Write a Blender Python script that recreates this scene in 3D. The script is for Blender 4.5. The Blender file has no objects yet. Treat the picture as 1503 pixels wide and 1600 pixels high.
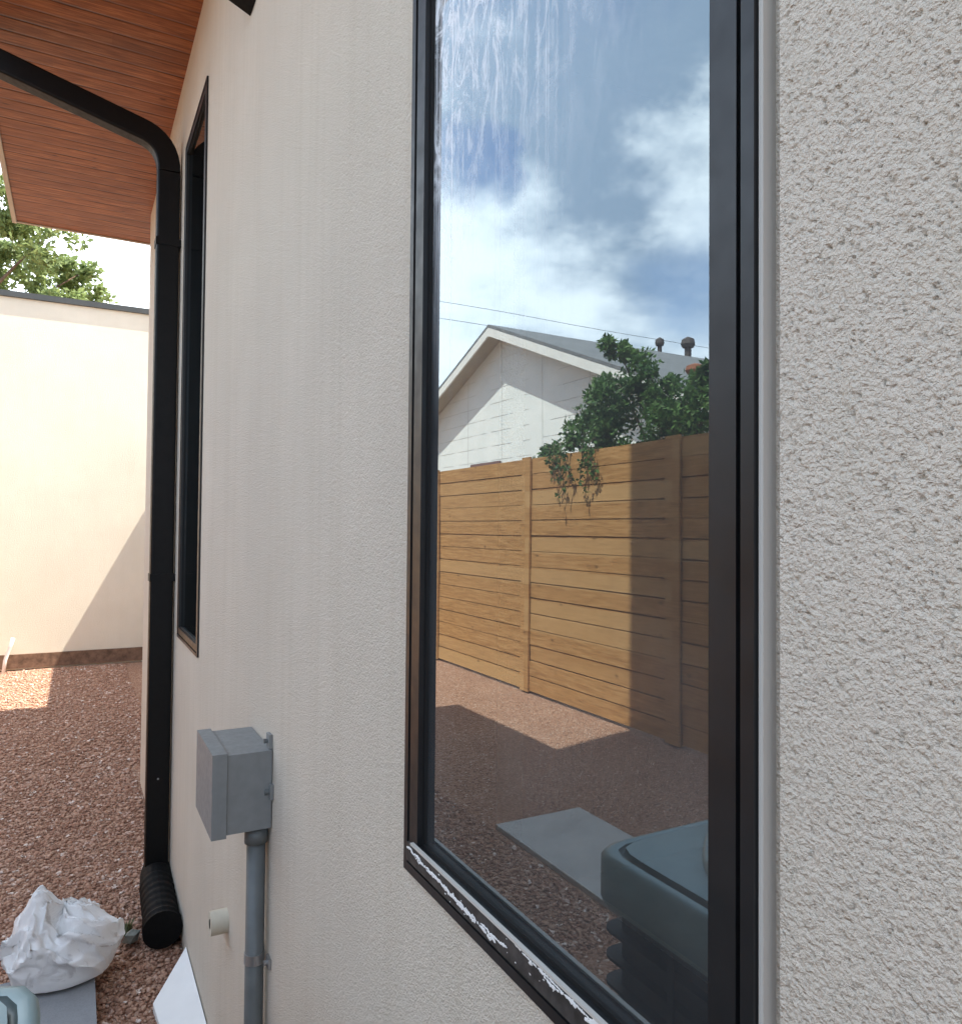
import bpy, bmesh, math, random
import numpy as np
from mathutils import Vector, Matrix
random.seed(7); rng = np.random.default_rng(7)
sc = bpy.context.scene
COL = sc.collection
R = math.radians

# ---------------------------------------------------------------- camera
CAM_H = 1.467
cam_d = bpy.data.cameras.new('camera'); cam = bpy.data.objects.new('camera', cam_d); COL.objects.link(cam)
rv = Vector((0.8817, -0.4717, 0.0087)); fv = Vector((0.4716, 0.8815, 0.0233)).normalized()
rv = (rv - fv * rv.dot(fv)).normalized(); uv_ = rv.cross(fv)
m = Matrix((rv, uv_, -fv)).transposed().to_4x4(); m.translation = (0, 0, CAM_H)
cam.matrix_world = m
cam_d.sensor_fit = 'HORIZONTAL'; cam_d.sensor_width = 36; cam_d.lens = 36 * 1186.4 / 1503
cam_d.clip_start = 0.02; cam_d.clip_end = 2000
sc.camera = cam

# ---------------------------------------------------------------- exposure
sc.view_settings.view_transform = 'Standard'; sc.view_settings.look = 'None'
sc.view_settings.gamma = 1; sc.view_settings.use_curve_mapping = False
sc.view_settings.exposure = 2.36
sc.cycles.max_bounces = 10; sc.cycles.diffuse_bounces = 5; sc.cycles.glossy_bounces = 5
sc.cycles.transparent_max_bounces = 12
sc.cycles.use_denoising = True

# ---------------------------------------------------------------- sun + sky
SUN_EL = R(62.1); SUN_AZ = R(14)          # from +X, turned 14 degrees towards -Y
sdir = Vector((math.cos(SUN_EL) * math.cos(SUN_AZ), -math.cos(SUN_EL) * math.sin(SUN_AZ), math.sin(SUN_EL)))
sl = bpy.data.lights.new('sun', 'SUN'); so = bpy.data.objects.new('sun', sl); COL.objects.link(so)
so.rotation_euler = sdir.to_track_quat('Z', 'Y').to_euler()
sl.energy = 2.7; sl.angle = R(0.5); sl.color = (1, 0.93, 0.82)

w = bpy.data.worlds.new('World'); sc.world = w; w.use_nodes = True
nt = w.node_tree; N = nt.nodes; L = nt.links; N.clear()
def nn(tree, t, **k):
    n = tree.nodes.new(t)
    for a, b in k.items(): setattr(n, a, b)
    return n
out = nn(nt, 'ShaderNodeOutputWorld'); bg = nn(nt, 'ShaderNodeBackground'); L.new(bg.outputs[0], out.inputs[0])
sky = nn(nt, 'ShaderNodeTexSky', sky_type='NISHITA', sun_disc=False, sun_elevation=SUN_EL, sun_rotation=R(90) + SUN_AZ)
bg.inputs[1].default_value = 0.1
tc = nn(nt, 'ShaderNodeTexCoord')
def wmath(op, a, b=None, c=None, clamp=False):
    n = nn(nt, 'ShaderNodeMath', operation=op, use_clamp=clamp)
    for i, v in enumerate((a, b, c)):
        if v is None: continue
        if hasattr(v, 'links') or hasattr(v, 'is_linked'): L.new(v, n.inputs[i])
        else: n.inputs[i].default_value = v
    return n.outputs[0]
def wnoise(scale, detail, rough, mscale=(1, 1, 1), off=(0, 0, 0)):
    mp = nn(nt, 'ShaderNodeMapping'); mp.inputs['Scale'].default_value = mscale; mp.inputs['Location'].default_value = off
    L.new(tc.outputs['Generated'], mp.inputs[0])
    n = nn(nt, 'ShaderNodeTexNoise'); n.inputs['Scale'].default_value = scale; n.inputs['Detail'].default_value = detail
    n.inputs['Roughness'].default_value = rough; L.new(mp.outputs[0], n.inputs['Vector']); return n.outputs['Fac']
_wn = nn(nt, 'ShaderNodeTexNoise'); _wn.inputs['Scale'].default_value = 5.5; _wn.inputs['Detail'].default_value = 6; _wn.inputs['Roughness'].default_value = .58
L.new(tc.outputs['Generated'], _wn.inputs['Vector'])
_w1 = nn(nt, 'ShaderNodeVectorMath', operation='SUBTRACT'); L.new(_wn.outputs['Color'], _w1.inputs[0]); _w1.inputs[1].default_value = (.5, .5, .5)
_w2 = nn(nt, 'ShaderNodeVectorMath', operation='MULTIPLY_ADD'); L.new(_w1.outputs[0], _w2.inputs[0]); _w2.inputs[1].default_value = (.26, .26, .20); L.new(tc.outputs['Generated'], _w2.inputs[2])
_w3 = nn(nt, 'ShaderNodeVectorMath', operation='NORMALIZE'); L.new(_w2.outputs[0], _w3.inputs[0])
def wblob(d, width):
    vm = nn(nt, 'ShaderNodeVectorMath', operation='DOT_PRODUCT'); L.new(_w3.outputs[0], vm.inputs[0])
    vm.inputs[1].default_value = Vector(d).normalized()
    mr = nn(nt, 'ShaderNodeMapRange', interpolation_type='SMOOTHSTEP'); L.new(vm.outputs['Value'], mr.inputs[0])
    mr.inputs[1].default_value = math.cos(R(width)); mr.inputs[2].default_value = 1.0; return mr.outputs[0]
n3 = wnoise(9, 6, .6, (1, 1, 2.0), (5.3, 2.2, 1.4))
n1 = wnoise(3.2, 7, .55, (1, 1, 1.8)); n2 = wnoise(2.2, 6, .55, (1, 1, 2.2), (3.1, 1.2, .4))
def acc(base, items):
    v = base
    for d, wd, amt in items: v = wmath('MULTIPLY_ADD', wblob(d, wd), amt, v)
    return v
# cover: where there is cloud; blue gaps are negative
cov = acc(n1, [((-.411, .803, .432), 5.5, -.50), ((-.66, .67, .32), 8, -.22), ((-.5, .75, .45), 26, .22), ((.05, .95, .3), 35, .5)])
cmask = nn(nt, 'ShaderNodeMapRange', interpolation_type='SMOOTHSTEP'); L.new(cov, cmask.inputs[0])
cmask.inputs[1].default_value = .24; cmask.inputs[2].default_value = .70
# brightness of the cloud: sunlit against grey underside
bri = acc(n2, [((-.47, .73, .52), 18, -.40), ((-.56, .66, .48), 9, -.20), ((-.66, .63, .43), 8, .75), ((-.45, .84, .31), 11, .24), ((-.54, .78, .345), 8, .14), ((-.62, .72, .38), 6, -.15), ((.05, .95, .3), 35, .6)])
bri = wmath('ADD', bri, wmath('MULTIPLY_ADD', n3, 1.3, -.60))
bm_ = nn(nt, 'ShaderNodeMapRange', interpolation_type='SMOOTHSTEP'); L.new(bri, bm_.inputs[0])
bm_.inputs[1].default_value = .15; bm_.inputs[2].default_value = 1.0
cc = nn(nt, 'ShaderNodeMix', data_type='RGBA'); L.new(bm_.outputs[0], cc.inputs['Factor'])
cc.inputs['A'].default_value = (2.0, 2.7, 3.6, 1); cc.inputs['B'].default_value = (6.7, 7.3, 7.8, 1)
smix = nn(nt, 'ShaderNodeMix', data_type='RGBA'); L.new(cmask.outputs[0], smix.inputs['Factor'])
L.new(sky.outputs[0], smix.inputs['A']); L.new(cc.outputs['Result'], smix.inputs['B']); L.new(smix.outputs['Result'], bg.inputs[0])

# ---------------------------------------------------------------- material helpers
class M:
    def __init__(s, name):
        s.m = bpy.data.materials.new(name); s.m.use_nodes = True; s.t = s.m.node_tree
        s.b = s.t.nodes['Principled BSDF']; s.tc = s.t.nodes.new('ShaderNodeTexCoord')
    def link(s, a, b): s.t.links.new(a, b)
    def vec(s, scale=(1, 1, 1), rot=(0, 0, 0)):
        n = s.t.nodes.new('ShaderNodeMapping'); n.inputs['Scale'].default_value = scale; n.inputs['Rotation'].default_value = rot
        s.link(s.tc.outputs['Object'], n.inputs[0]); return n.outputs[0]
    def noise(s, scale, detail=3, rough=.55, v=None, dist=0):
        n = s.t.nodes.new('ShaderNodeTexNoise'); n.inputs['Scale'].default_value = scale; n.inputs['Detail'].default_value = detail
        n.inputs['Roughness'].default_value = rough; n.inputs['Distortion'].default_value = dist
        s.link(v or s.tc.outputs['Object'], n.inputs['Vector']); return n.outputs['Fac']
    def voro(s, scale, v=None, out='Distance', feature='F1'):
        n = s.t.nodes.new('ShaderNodeTexVoronoi'); n.feature = feature; n.inputs['Scale'].default_value = scale
        s.link(v or s.tc.outputs['Object'], n.inputs['Vector']); return n.outputs[out]
    def ramp(s, f, stops, interp='LINEAR'):
        n = s.t.nodes.new('ShaderNodeValToRGB'); e = n.color_ramp.elements; n.color_ramp.interpolation = interp
        while len(e) < len(stops): e.new(.5)
        for i, (p, c) in enumerate(stops):
            e[i].position = p; e[i].color = (c[0], c[1], c[2], 1) if hasattr(c, '__len__') else (c, c, c, 1)
        s.link(f, n.inputs[0]); return n.outputs[0]
    def math(s, op, a, b=None, c=None, clamp=False):
        n = s.t.nodes.new('ShaderNodeMath'); n.operation = op; n.use_clamp = clamp
        for i, v in enumerate((a, b, c)):
            if v is None: continue
            if isinstance(v, (int, float)): n.inputs[i].default_value = v
            else: s.link(v, n.inputs[i])
        return n.outputs[0]
    def mix(s, f, a, b, mode='MIX'):
        n = s.t.nodes.new('ShaderNodeMix'); n.data_type = 'RGBA'; n.blend_type = mode
        for sock, v in (('Factor', f), ('A', a), ('B', b)):
            if isinstance(v, (int, float)): n.inputs[sock].default_value = v
            elif isinstance(v, tuple): n.inputs[sock].default_value = (*v, 1)
            else: s.link(v, n.inputs[sock])
        return n.outputs['Result']
    def sep(s, v=None):
        n = s.t.nodes.new('ShaderNodeSeparateXYZ'); s.link(v or s.tc.outputs['Object'], n.inputs[0]); return n.outputs
    def bump(s, h, strength=.5, dist=.01):
        n = s.t.nodes.new('ShaderNodeBump'); n.inputs['Strength'].default_value = strength; n.inputs['Distance'].default_value = dist
        s.link(h, n.inputs['Height']); s.link(n.outputs[0], s.b.inputs['Normal']); return n
    def set(s, col=None, rough=None, metal=None, spec=None):
        if col is not None:
            if isinstance(col, tuple): s.b.inputs['Base Color'].default_value = (*col, 1)
            else: s.link(col, s.b.inputs['Base Color'])
        if rough is not None:
            if isinstance(rough, (int, float)): s.b.inputs['Roughness'].default_value = rough
            else: s.link(rough, s.b.inputs['Roughness'])
        if metal is not None: s.b.inputs['Metallic'].default_value = metal
        if spec is not None: s.b.inputs['Specular IOR Level'].default_value = spec
        return s

def stucco(name, base, fine=True, strength=.6, streaks=.17):
    a = M(name)
    big = a.noise(1.6, 4); med = a.noise(14, 4)
    c = a.mix(a.ramp(big, [(.35, 0), (.65, 1)]), tuple(x * .95 for x in base), tuple(min(1, x * 1.04) for x in base))
    c = a.mix(a.math('MULTIPLY', a.ramp(med, [(.4, 0), (.75, 1)]), .28), c, (base[0] * .93, base[1] * .95, base[2] * .93))
    streak = a.noise(9, 5, .6, a.vec((1, 3.5, .12)))
    c = a.mix(a.math('MULTIPLY', a.ramp(streak, [(.48, 0), (.66, 1)]), streaks), c, (base[0] * .80, base[1] * .77, base[2] * .70))
    # shade of sparse pits painted as dark specks, plus darker grains of sand
    pit = a.voro(270)
    gr = a.noise(95, 2)
    pm = a.math('MULTIPLY', a.ramp(pit, [(.0, 1), (.10, .7), (.2, 0)]), a.ramp(gr, [(.50, 0), (.62, 1)]))
    c = a.mix(a.math('MULTIPLY', pm, .4), c, (base[0] * .42, base[1] * .38, base[2] * .36))
    a.set(c, .92, 0, .2)
    h = a.math('ADD', a.noise(430, 2, .6), a.math('MULTIPLY', a.noise(190, 3, .65), 1.3))
    a.bump(h, strength, .0028)
    return a.m
MAT = {}
MAT['stucco'] = stucco('stucco', (.69, .615, .51), strength=1.0)
MAT['stucco_far'] = stucco('stucco_far', (.76, .70, .575), strength=.9, streaks=.08)
MAT['bead'] = M('trim_bead').set((.56, .53, .47), .7).m
def simple(name, col, rough=.6, metal=0, spec=.5, nscale=None, amt=.12, bump=0):
    a = M(name)
    if nscale:
        f = a.noise(nscale, 5)
        c = a.mix(a.ramp(f, [(.3, 0), (.7, 1)]), tuple(x * (1 - amt) for x in col), tuple(min(1, x * (1 + amt)) for x in col)); a.set(c)
        if bump: a.bump(f, bump, .002)
        a.set(None, a.ramp(a.noise(nscale * 2.3, 4), [(.3, max(0, rough - .08)), (.7, min(1, rough + .08))]), metal, spec)
    else: a.set(col, rough, metal, spec)
    return a.m
MAT['frame'] = simple('bronze_frame', (.014, .0145, .0155), .42, 0, .42, 14, .15)
MAT['frame_dark'] = simple('black_gasket', (.004, .004, .004), .7)
MAT['sill'] = simple('weathered_sill', (.05, .046, .043), .6, 0, .4, 60, .5, .3)
MAT['black_metal'] = simple('black_painted_metal', (.0025, .0025, .0026), .5, 0, .25, 20, .2)
MAT['black_flat'] = simple('black_plastic', (.003, .003, .003), .75, 0, .2, 30, .3)
MAT['grey_plastic'] = simple('grey_plastic', (.205, .212, .208), .5, 0, .45, 40, .08)
MAT['grey_pipe'] = simple('grey_conduit', (.125, .135, .132), .45, 0, .45, 25, .12)
MAT['steel'] = simple('galvanised_steel', (.4, .4, .4), .4, .8)
MAT['cream_pvc'] = simple('cream_pvc', (.58, .53, .42), .5, 0, .4, 30, .06)
MAT['hole'] = simple('dark_opening', (.02, .018, .015), .9)
MAT['white_board'] = simple('white_board', (.82, .81, .78), .6, 0, .4, 12, .03)
MAT['fascia'] = simple('cream_fascia', (.62, .55, .45), .6, 0, .4, 6, .04)
MAT['coping'] = simple('dark_coping', (.06, .065, .065), .5, 0, .4, 5, .1)
MAT['base_board'] = simple('brown_board', (.17, .105, .07), .8, 0, .3, 20, .4, .4)
MAT['ac_paint'] = simple('teal_grey_enamel', (.09, .12, .115), .42, 0, .5, 12, .06)
MAT['ac_lid'] = simple('pale_teal_enamel', (.22, .31, .32), .4, 0, .5, 12, .06)
MAT['ac_dark'] = simple('dark_fins', (.012, .014, .016), .6)
MAT['interior'] = simple('dark_room', (.50, .48, .45), .8, 0, .2, 3, .2)
MAT['roof_slab'] = simple('roof_membrane', (.25, .24, .23), .8)
MAT['shingle_trim'] = simple('white_trim', (.74, .74, .70), .6, 0, .4, 5, .05)
MAT['eave'] = simple('eave_boards', (.42, .39, .31), .7, 0, .3, 6, .08)
MAT['bark'] = simple('bark', (.12, .085, .06), .9, 0, .2, 20, .4, .8)
MAT['vent'] = simple('roof_vent_metal', (.07, .06, .055), .7, 0, .4, 30, .3)
MAT['rust'] = simple('rusty_metal', (.24, .095, .05), .8, 0, .3, 30, .3)
MAT['cable'] = simple('cable_rubber', (.02, .02, .02), .7)
MAT['shutter'] = simple('dull_red_frame', (.16, .085, .075), .6)
MAT['stone'] = simple('grey_stone', (.22, .23, .20), .85, 0, .3, 60, .3, .6)

def mk_concrete(name, c):
    a = M(name); f = a.noise(5, 6, .6); g = a.noise(160, 3)
    col = a.mix(a.ramp(f, [(.3, 0), (.7, 1)]), tuple(x * .84 for x in c), tuple(x * 1.1 for x in c))
    col = a.mix(a.math('MULTIPLY', a.ramp(g, [(.45, 0), (.7, 1)]), .3), col, tuple(x * .6 for x in c))
    a.set(col, .9, 0, .25); a.bump(g, .35, .003); return a.m
MAT['concrete'] = mk_concrete('concrete', (.46, .45, .43))
MAT['pad'] = mk_concrete('pad', (.27, .28, .29))

def mk_wood_soffit():
    a = M('cedar_soffit'); s = a.sep()
    bw = .088
    idx = a.math('FLOOR', a.math('DIVIDE', s[1], bw))
    fr = a.math('FRACT', a.math('DIVIDE', s[1], bw))
    wn = a.t.nodes.new('ShaderNodeTexWhiteNoise'); wn.noise_dimensions = '2D'
    cx = a.t.nodes.new('ShaderNodeCombineXYZ'); a.link(idx, cx.inputs[0])
    a.link(a.math('FLOOR', a.math('MULTIPLY_ADD', s[0], .55, a.math('MULTIPLY', idx, .37))), cx.inputs[1]); a.link(cx.outputs[0], wn.inputs['Vector'])
    grain = a.noise(6, 6, .65, a.vec((1.2, 16, 1)), .6)
    rng_ = a.noise(3, 3, .5, a.vec((.7, 6, 1)), 1.6)
    c = a.ramp(grain, [(.28, (.13, .034, .010)), (.5, (.38, .118, .034)), (.72, (.66, .26, .09))])
    c = a.mix(a.math('MULTIPLY', a.ramp(rng_, [(.45, 0), (.62, 1)]), .4), c, (.16, .045, .016))
    c = a.mix(a.math('MULTIPLY', wn.outputs['Value'], .45), c, (.22, .065, .022))
    kn = a.voro(4.5, a.vec((1, 2.4, 1)))
    c = a.mix(a.math('MULTIPLY', a.ramp(kn, [(.03, 1), (.085, 0)]), .75), c, (.05, .014, .006))
    gap = a.ramp(fr, [(0, 1), (.10, 0), (.90, 0), (1, 1)])
    dash = a.ramp(a.noise(1, 4, .6, a.vec((3.2, 11.4, 1))), [(.38, .35), (.62, 1)])
    gap = a.math('MULTIPLY', gap, dash)
    c = a.mix(a.math('MULTIPLY', gap, .9), c, (.04, .012, .005))
    a.set(c, .5, 0, .35)
    a.bump(a.math('SUBTRACT', a.math('MULTIPLY', grain, .12), gap), .8, .004); return a.m
MAT['soffit'] = mk_wood_soffit()

def mk_fence():
    a = M('fence_pine'); s = a.sep(); bh = .14
    idx = a.math('FLOOR', a.math('DIVIDE', s[2], bh))
    bay = a.math('FLOOR', a.math('DIVIDE', a.math('ADD', s[1], -5.905 + 19.3), 1.93))
    wn = a.t.nodes.new('ShaderNodeTexWhiteNoise'); wn.noise_dimensions = '2D'
    cx = a.t.nodes.new('ShaderNodeCombineXYZ'); a.link(idx, cx.inputs[0]); a.link(bay, cx.inputs[1]); a.link(cx.outputs[0], wn.inputs['Vector'])
    grain = a.noise(5, 6, .65, a.vec((1, .9, 16)), .7)
    c = a.ramp(grain, [(.26, (.19, .085, .028)), (.5, (.44, .235, .085)), (.78, (.66, .42, .20))])
    c = a.mix(a.math('MULTIPLY', wn.outputs['Value'], .5), c, (.42, .22, .08))
    c = a.mix(a.ramp(wn.outputs['Value'], [(.6, 0), (1, .30)]), c, (.72, .52, .27))
    kn = a.voro(3.4, a.vec((1, 1, 1.9)))
    c = a.mix(a.math('MULTIPLY', a.ramp(kn, [(.03, 1), (.11, 0)]), .8), c, (.10, .045, .015))
    a.set(c, .75, 0, .25); a.bump(grain, .3, .004); return a.m
MAT['fence'] = mk_fence()
MAT['post_wood'] = simple('post_wood', (.46, .29, .13), .75, 0, .25, 9, .2, .3)

def mk_gravel(name='red_gravel'):
    a = M(name)
    v = a.t.nodes.new('ShaderNodeTexVoronoi'); v.inputs['Scale'].default_value = 95; a.link(a.tc.outputs['Object'], v.inputs['Vector'])
    s = a.sep(v.outputs['Color'])
    c = a.ramp(s[0], [(0, (.19, .10, .066)), (.35, (.36, .20, .13)), (.7, (.46, .29, .20)), (.93, (.48, .31, .23)), (1, (.70, .58, .48))])
    big = a.noise(1.1, 5)
    c = a.mix(a.math('MULTIPLY', a.ramp(big, [(.35, 0), (.7, 1)]), .3), c, (.20, .085, .05))
    a.set(c, .9, 0, .2)
    h = a.math('MULTIPLY_ADD', v.outputs['Distance'], -1.0, a.math('MULTIPLY', a.noise(30, 4), .8))
    a.bump(h, .9, .012); return a.m
MAT['gravel'] = mk_gravel()
def mk_stone_bits():
    a = M('gravel_stones'); f = a.voro(55, out='Color'); s = a.sep(f)
    c = a.ramp(s[1], [(0, (.24, .13, .088)), (.4, (.38, .215, .145)), (.75, (.47, .30, .21)), (.93, (.50, .33, .26)), (1, (.76, .66, .58))])
    a.set(c, .85, 0, .3); a.bump(a.noise(400, 2), .3, .002); return a.m
MAT['stones'] = mk_stone_bits()

def mk_leaf(name, c1, c2, c3, sc_=3):
    a = M(name); f = a.noise(sc_, 3); g = a.noise(40, 1)
    c = a.mix(a.ramp(f, [(.35, 0), (.65, 1)]), c1, c2); c = a.mix(a.ramp(g, [(.45, 0), (.7, 1)]), c, c3)
    a.set(c, .55, 0, .3)
    tr = a.t.nodes.new('ShaderNodeBsdfTranslucent'); a.link(c, tr.inputs[0])
    mx = a.t.nodes.new('ShaderNodeMixShader'); mx.inputs[0].default_value = .35
    o = a.t.nodes['Material Output']; a.link(a.b.outputs[0], mx.inputs[1]); a.link(tr.outputs[0], mx.inputs[2]); a.link(mx.outputs[0], o.inputs[0])
    return a.m
MAT['leaf_far'] = mk_leaf('pale_leaves', (.19, .25, .09), (.30, .38, .13), (.12, .16, .07))
MAT['leaf_dark'] = mk_leaf('dark_leaves', (.055, .13, .035), (.13, .25, .06), (.026, .065, .018))
MAT['weed'] = mk_leaf('weed', (.10, .12, .05), (.16, .17, .07), (.08, .09, .05))

def mk_siding():
    a = M('white_siding'); s = a.sep()
    fz = a.math('FRACT', a.math('DIVIDE', s[2], .24)); fy = a.math('FRACT', a.math('DIVIDE', s[1], 1.22))
    lz = a.ramp(fz, [(0, 1), (.05, 0)]); ly = a.ramp(fy, [(0, 1), (.012, 0), (.988, 0), (1, 1)])
    br = a.ramp(a.noise(3, 3, .5, a.vec((1, 1, .2))), [(.42, 0), (.5, 1)])
    ln = a.math('MAXIMUM', a.math('MULTIPLY', lz, br), ly)
    c = a.mix(a.ramp(a.noise(2, 4), [(.3, 0), (.7, 1)]), (.76, .80, .78), (.84, .87, .84))
    c = a.mix(a.math('MULTIPLY', ln, .55), c, (.28, .29, .28)); a.set(c, .65, 0, .3)
    a.bump(a.math('SUBTRACT', fz, ln), .5, .012); return a.m
MAT['siding'] = mk_siding()
def mk_shingle():
    a = M('grey_shingle'); b = a.t.nodes.new('ShaderNodeTexBrick')
    a.link(a.vec((1, 1, 1), (0, 0, R(0))), b.inputs['Vector']); b.inputs['Scale'].default_value = 3
    b.inputs['Color1'].default_value = (.14, .15, .155, 1); b.inputs['Color2'].default_value = (.20, .21, .215, 1); b.inputs['Mortar'].default_value = (.07, .075, .08, 1)
    b.inputs['Mortar Size'].default_value = .012; b.inputs['Brick Width'].default_value = .9; b.inputs['Row Height'].default_value = .42
    c = a.mix(.4, b.outputs[0], a.ramp(a.noise(9, 5), [(.3, (.11, .12, .125)), (.7, (.24, .25, .26))])); a.set(c, .9, 0, .2); return a.m
MAT['shingle'] = mk_shingle()

def mk_bag():
    a = M('woven_white_sack'); f = a.noise(6, 5); 
    c = a.mix(a.ramp(f, [(.35, 0), (.7, 1)]), (.80, .79, .77), (.90, .90, .89))
    d = a.noise(13, 4, .6, None, 1.2)
    c = a.mix(a.math('MULTIPLY', a.ramp(d, [(.56, 0), (.66, 1)]), .45), c, (.33, .30, .29))
    a.set(c, .5, 0, .4)
    s = a.sep(); wv = a.math('MULTIPLY', a.math('SINE', a.math('MULTIPLY', s[2], 1400)), a.math('SINE', a.math('MULTIPLY', s[0], 1400)))
    a.bump(a.math('ADD', a.math('MULTIPLY', wv, .15), a.noise(45, 4)), .5, .004); return a.m
MAT['bag'] = mk_bag()

def mk_glass(dusty_veiled):
    a = M('coated_glass' if dusty_veiled else 'coated_glass_clean'); t = a.t; o = t.nodes['Material Output']
    tr = t.nodes.new('ShaderNodeBsdfTransparent'); tr.inputs[0].default_value = (.55, .63, .66, 1)
    gl = t.nodes.new('ShaderNodeBsdfGlossy'); gl.inputs['Roughness'].default_value = 0.0; gl.inputs['Color'].default_value = (.86, .96, 1.0, 1)
    fr = t.nodes.new('ShaderNodeFresnel'); fr.inputs['IOR'].default_value = 1.7
    fac = a.math('MULTIPLY_ADD', fr.outputs[0], .75, GLASS_BASE, clamp=True)
    mx = t.nodes.new('ShaderNodeMixShader'); a.link(fac, mx.inputs[0]); a.link(tr.outputs[0], mx.inputs[1]); a.link(gl.outputs[0], mx.inputs[2])
    # slight waviness of the sheet
    bp = t.nodes.new('ShaderNodeBump'); bp.inputs['Strength'].default_value = .12; bp.inputs['Distance'].default_value = .004
    a.link(a.noise(2.2, 1), bp.inputs['Height']); a.link(bp.outputs[0], gl.inputs['Normal'])
    last = mx.outputs[0]
    if dusty_veiled:
        s = a.sep()
        # dried run marks: thin vertical streaks and smears, mostly high up on the far half of the pane
        hz = a.ramp(a.math('MULTIPLY_ADD', s[2], 1.0, -1.58), [(.0, 0), (.2, .4), (.42, 1)])
        hy = a.ramp(a.math('DIVIDE', a.math('ADD', s[1], -.36), .45), [(.05, .0), (.45, .5), (.85, 1)])
        runs = a.ramp(a.noise(1, 4, .6, a.vec((1, 95, 1.4))), [(.52, 0), (.70, 1)])
        thin = a.ramp(a.noise(1, 2, .5, a.vec((1, 210, .25))), [(.66, 0), (.74, 1)])
        smear = a.ramp(a.noise(11, 7, .7, a.vec((1, 2.6, 1)), 2.0), [(.47, 0), (.60, 1)])
        film = a.ramp(a.noise(3.2, 5, .6, a.vec((1, 2.2, .8))), [(.35, 0), (.7, 1)])
        top = a.ramp(a.math('ADD', s[2], -1.72), [(.0, 0.1), (.2, 1)])
        k = a.math('MULTIPLY', runs, .55); k = a.math('ADD', k, a.math('MULTIPLY', thin, .8)); k = a.math('ADD', k, a.math('MULTIPLY', a.math('MULTIPLY', smear, top), .75))
        k = a.math('ADD', k, a.math('MULTIPLY', film, .42))
        k = a.math('MULTIPLY', a.math('MULTIPLY', k, hz), hy, clamp=True)
        k = a.math('ADD', k, a.math('MULTIPLY', a.ramp(a.noise(5, 5), [(.35, .5), (.75, 1)]), .055))  # even pale veil painted over the pane for the room's haze
        df = t.nodes.new('ShaderNodeBsdfDiffuse'); df.inputs[0].default_value = (.86, .88, .90, 1)
        m2 = t.nodes.new('ShaderNodeMixShader'); a.link(k, m2.inputs[0]); a.link(last, m2.inputs[1]); a.link(df.outputs[0], m2.inputs[2]); last = m2.outputs[0]
    a.link(last, o.inputs[0]); return a.m
GLASS_BASE = .20
MAT['glass'] = mk_glass(True); MAT['glass_clean'] = mk_glass(False)

# ---------------------------------------------------------------- mesh helpers
def link(name, me, mat, parent=None):
    o = bpy.data.objects.new(name, me); COL.objects.link(o)
    if mat is not None: me.materials.append(MAT[mat] if isinstance(mat, str) else mat)
    if parent is not None: o.parent = parent
    return o
def obj(name, bm, mat, parent=None, smooth=False, bevel=0):
    if bevel:
        bmesh.ops.bevel(bm, geom=[e for e in bm.edges if e.calc_face_angle(0) > .6], offset=bevel, segments=2, affect='EDGES', profile=.6)
    bmesh.ops.recalc_face_normals(bm, faces=bm.faces)
    me = bpy.data.meshes.new(name); bm.to_mesh(me); bm.free()
    if smooth:
        for p in me.polygons: p.use_smooth = True
    return link(name, me, mat, parent)
def tag(o, label, cat, group=None, kind=None):
    if label: o['label'] = label
    if cat: o['category'] = cat
    if group: o['group'] = group
    if kind: o['kind'] = kind
    return o
def thing(name, label, cat, group=None, loc=None):
    o = bpy.data.objects.new(name, None); COL.objects.link(o); o.empty_display_size = .1
    return tag(o, label, cat, group)      # children are in world coordinates
def bx(bm, x0, x1, y0, y1, z0, z1):
    vs = [bm.verts.new((x, y, z)) for x in (x0, x1) for y in (y0, y1) for z in (z0, z1)]
    for f in ((0, 1, 3, 2), (4, 6, 7, 5), (0, 4, 5, 1), (2, 3, 7, 6), (0, 2, 6, 4), (1, 5, 7, 3)): bm.faces.new([vs[i] for i in f])
    return vs
def box(name, d, mat, parent=None, bevel=0):
    bm = bmesh.new(); bx(bm, *d); return obj(name, bm, mat, parent, bevel=bevel)
def ring_frame(center, tang, up, pts2):
    s = tang.cross(up).normalized(); u = s.cross(tang).normalized()
    return [center + s * a + u * b for a, b in pts2]
def rrect(hw, hh, r, seg=3):
    pts = []
    for cx, cy, a0 in ((hw - r, hh - r, 0), (-hw + r, hh - r, 90), (-hw + r, -hh + r, 180), (hw - r, -hh + r, 270)):
        for i in range(seg + 1):
            a = R(a0 + 90 * i / seg); pts.append((cx + r * math.cos(a), cy + r * math.sin(a)))
    return pts
def circ(r, n=20): return [(r * math.cos(2 * math.pi * i / n), r * math.sin(2 * math.pi * i / n)) for i in range(n)]
def sweep(bm, path, prof, up=Vector((0, 1, 0)), caps=True):
    path = [Vector(p) for p in path]; rings = []
    for i, p in enumerate(path):
        if i == 0: t = path[1] - p
        elif i == len(path) - 1: t = p - path[i - 1]
        else: t = (path[i + 1] - p).normalized() + (p - path[i - 1]).normalized()
        pr = prof[i] if isinstance(prof[0], list) else prof
        rings.append([bm.verts.new(v) for v in ring_frame(p, t.normalized(), up, pr)])
    n = len(rings[0])
    for a, b in zip(rings, rings[1:]):
        for j in range(n): bm.faces.new((a[j], a[(j + 1) % n], b[(j + 1) % n], b[j]))
    if caps: bm.faces.new(rings[0]); bm.faces.new(rings[-1])
def arc(p0, p1, p2, n=6):      # quadratic curve
    p0, p1, p2 = map(Vector, (p0, p1, p2)); return [p0 * (1 - t) ** 2 + p1 * 2 * t * (1 - t) + p2 * t * t for t in [i / n for i in range(n + 1)]]
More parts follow.
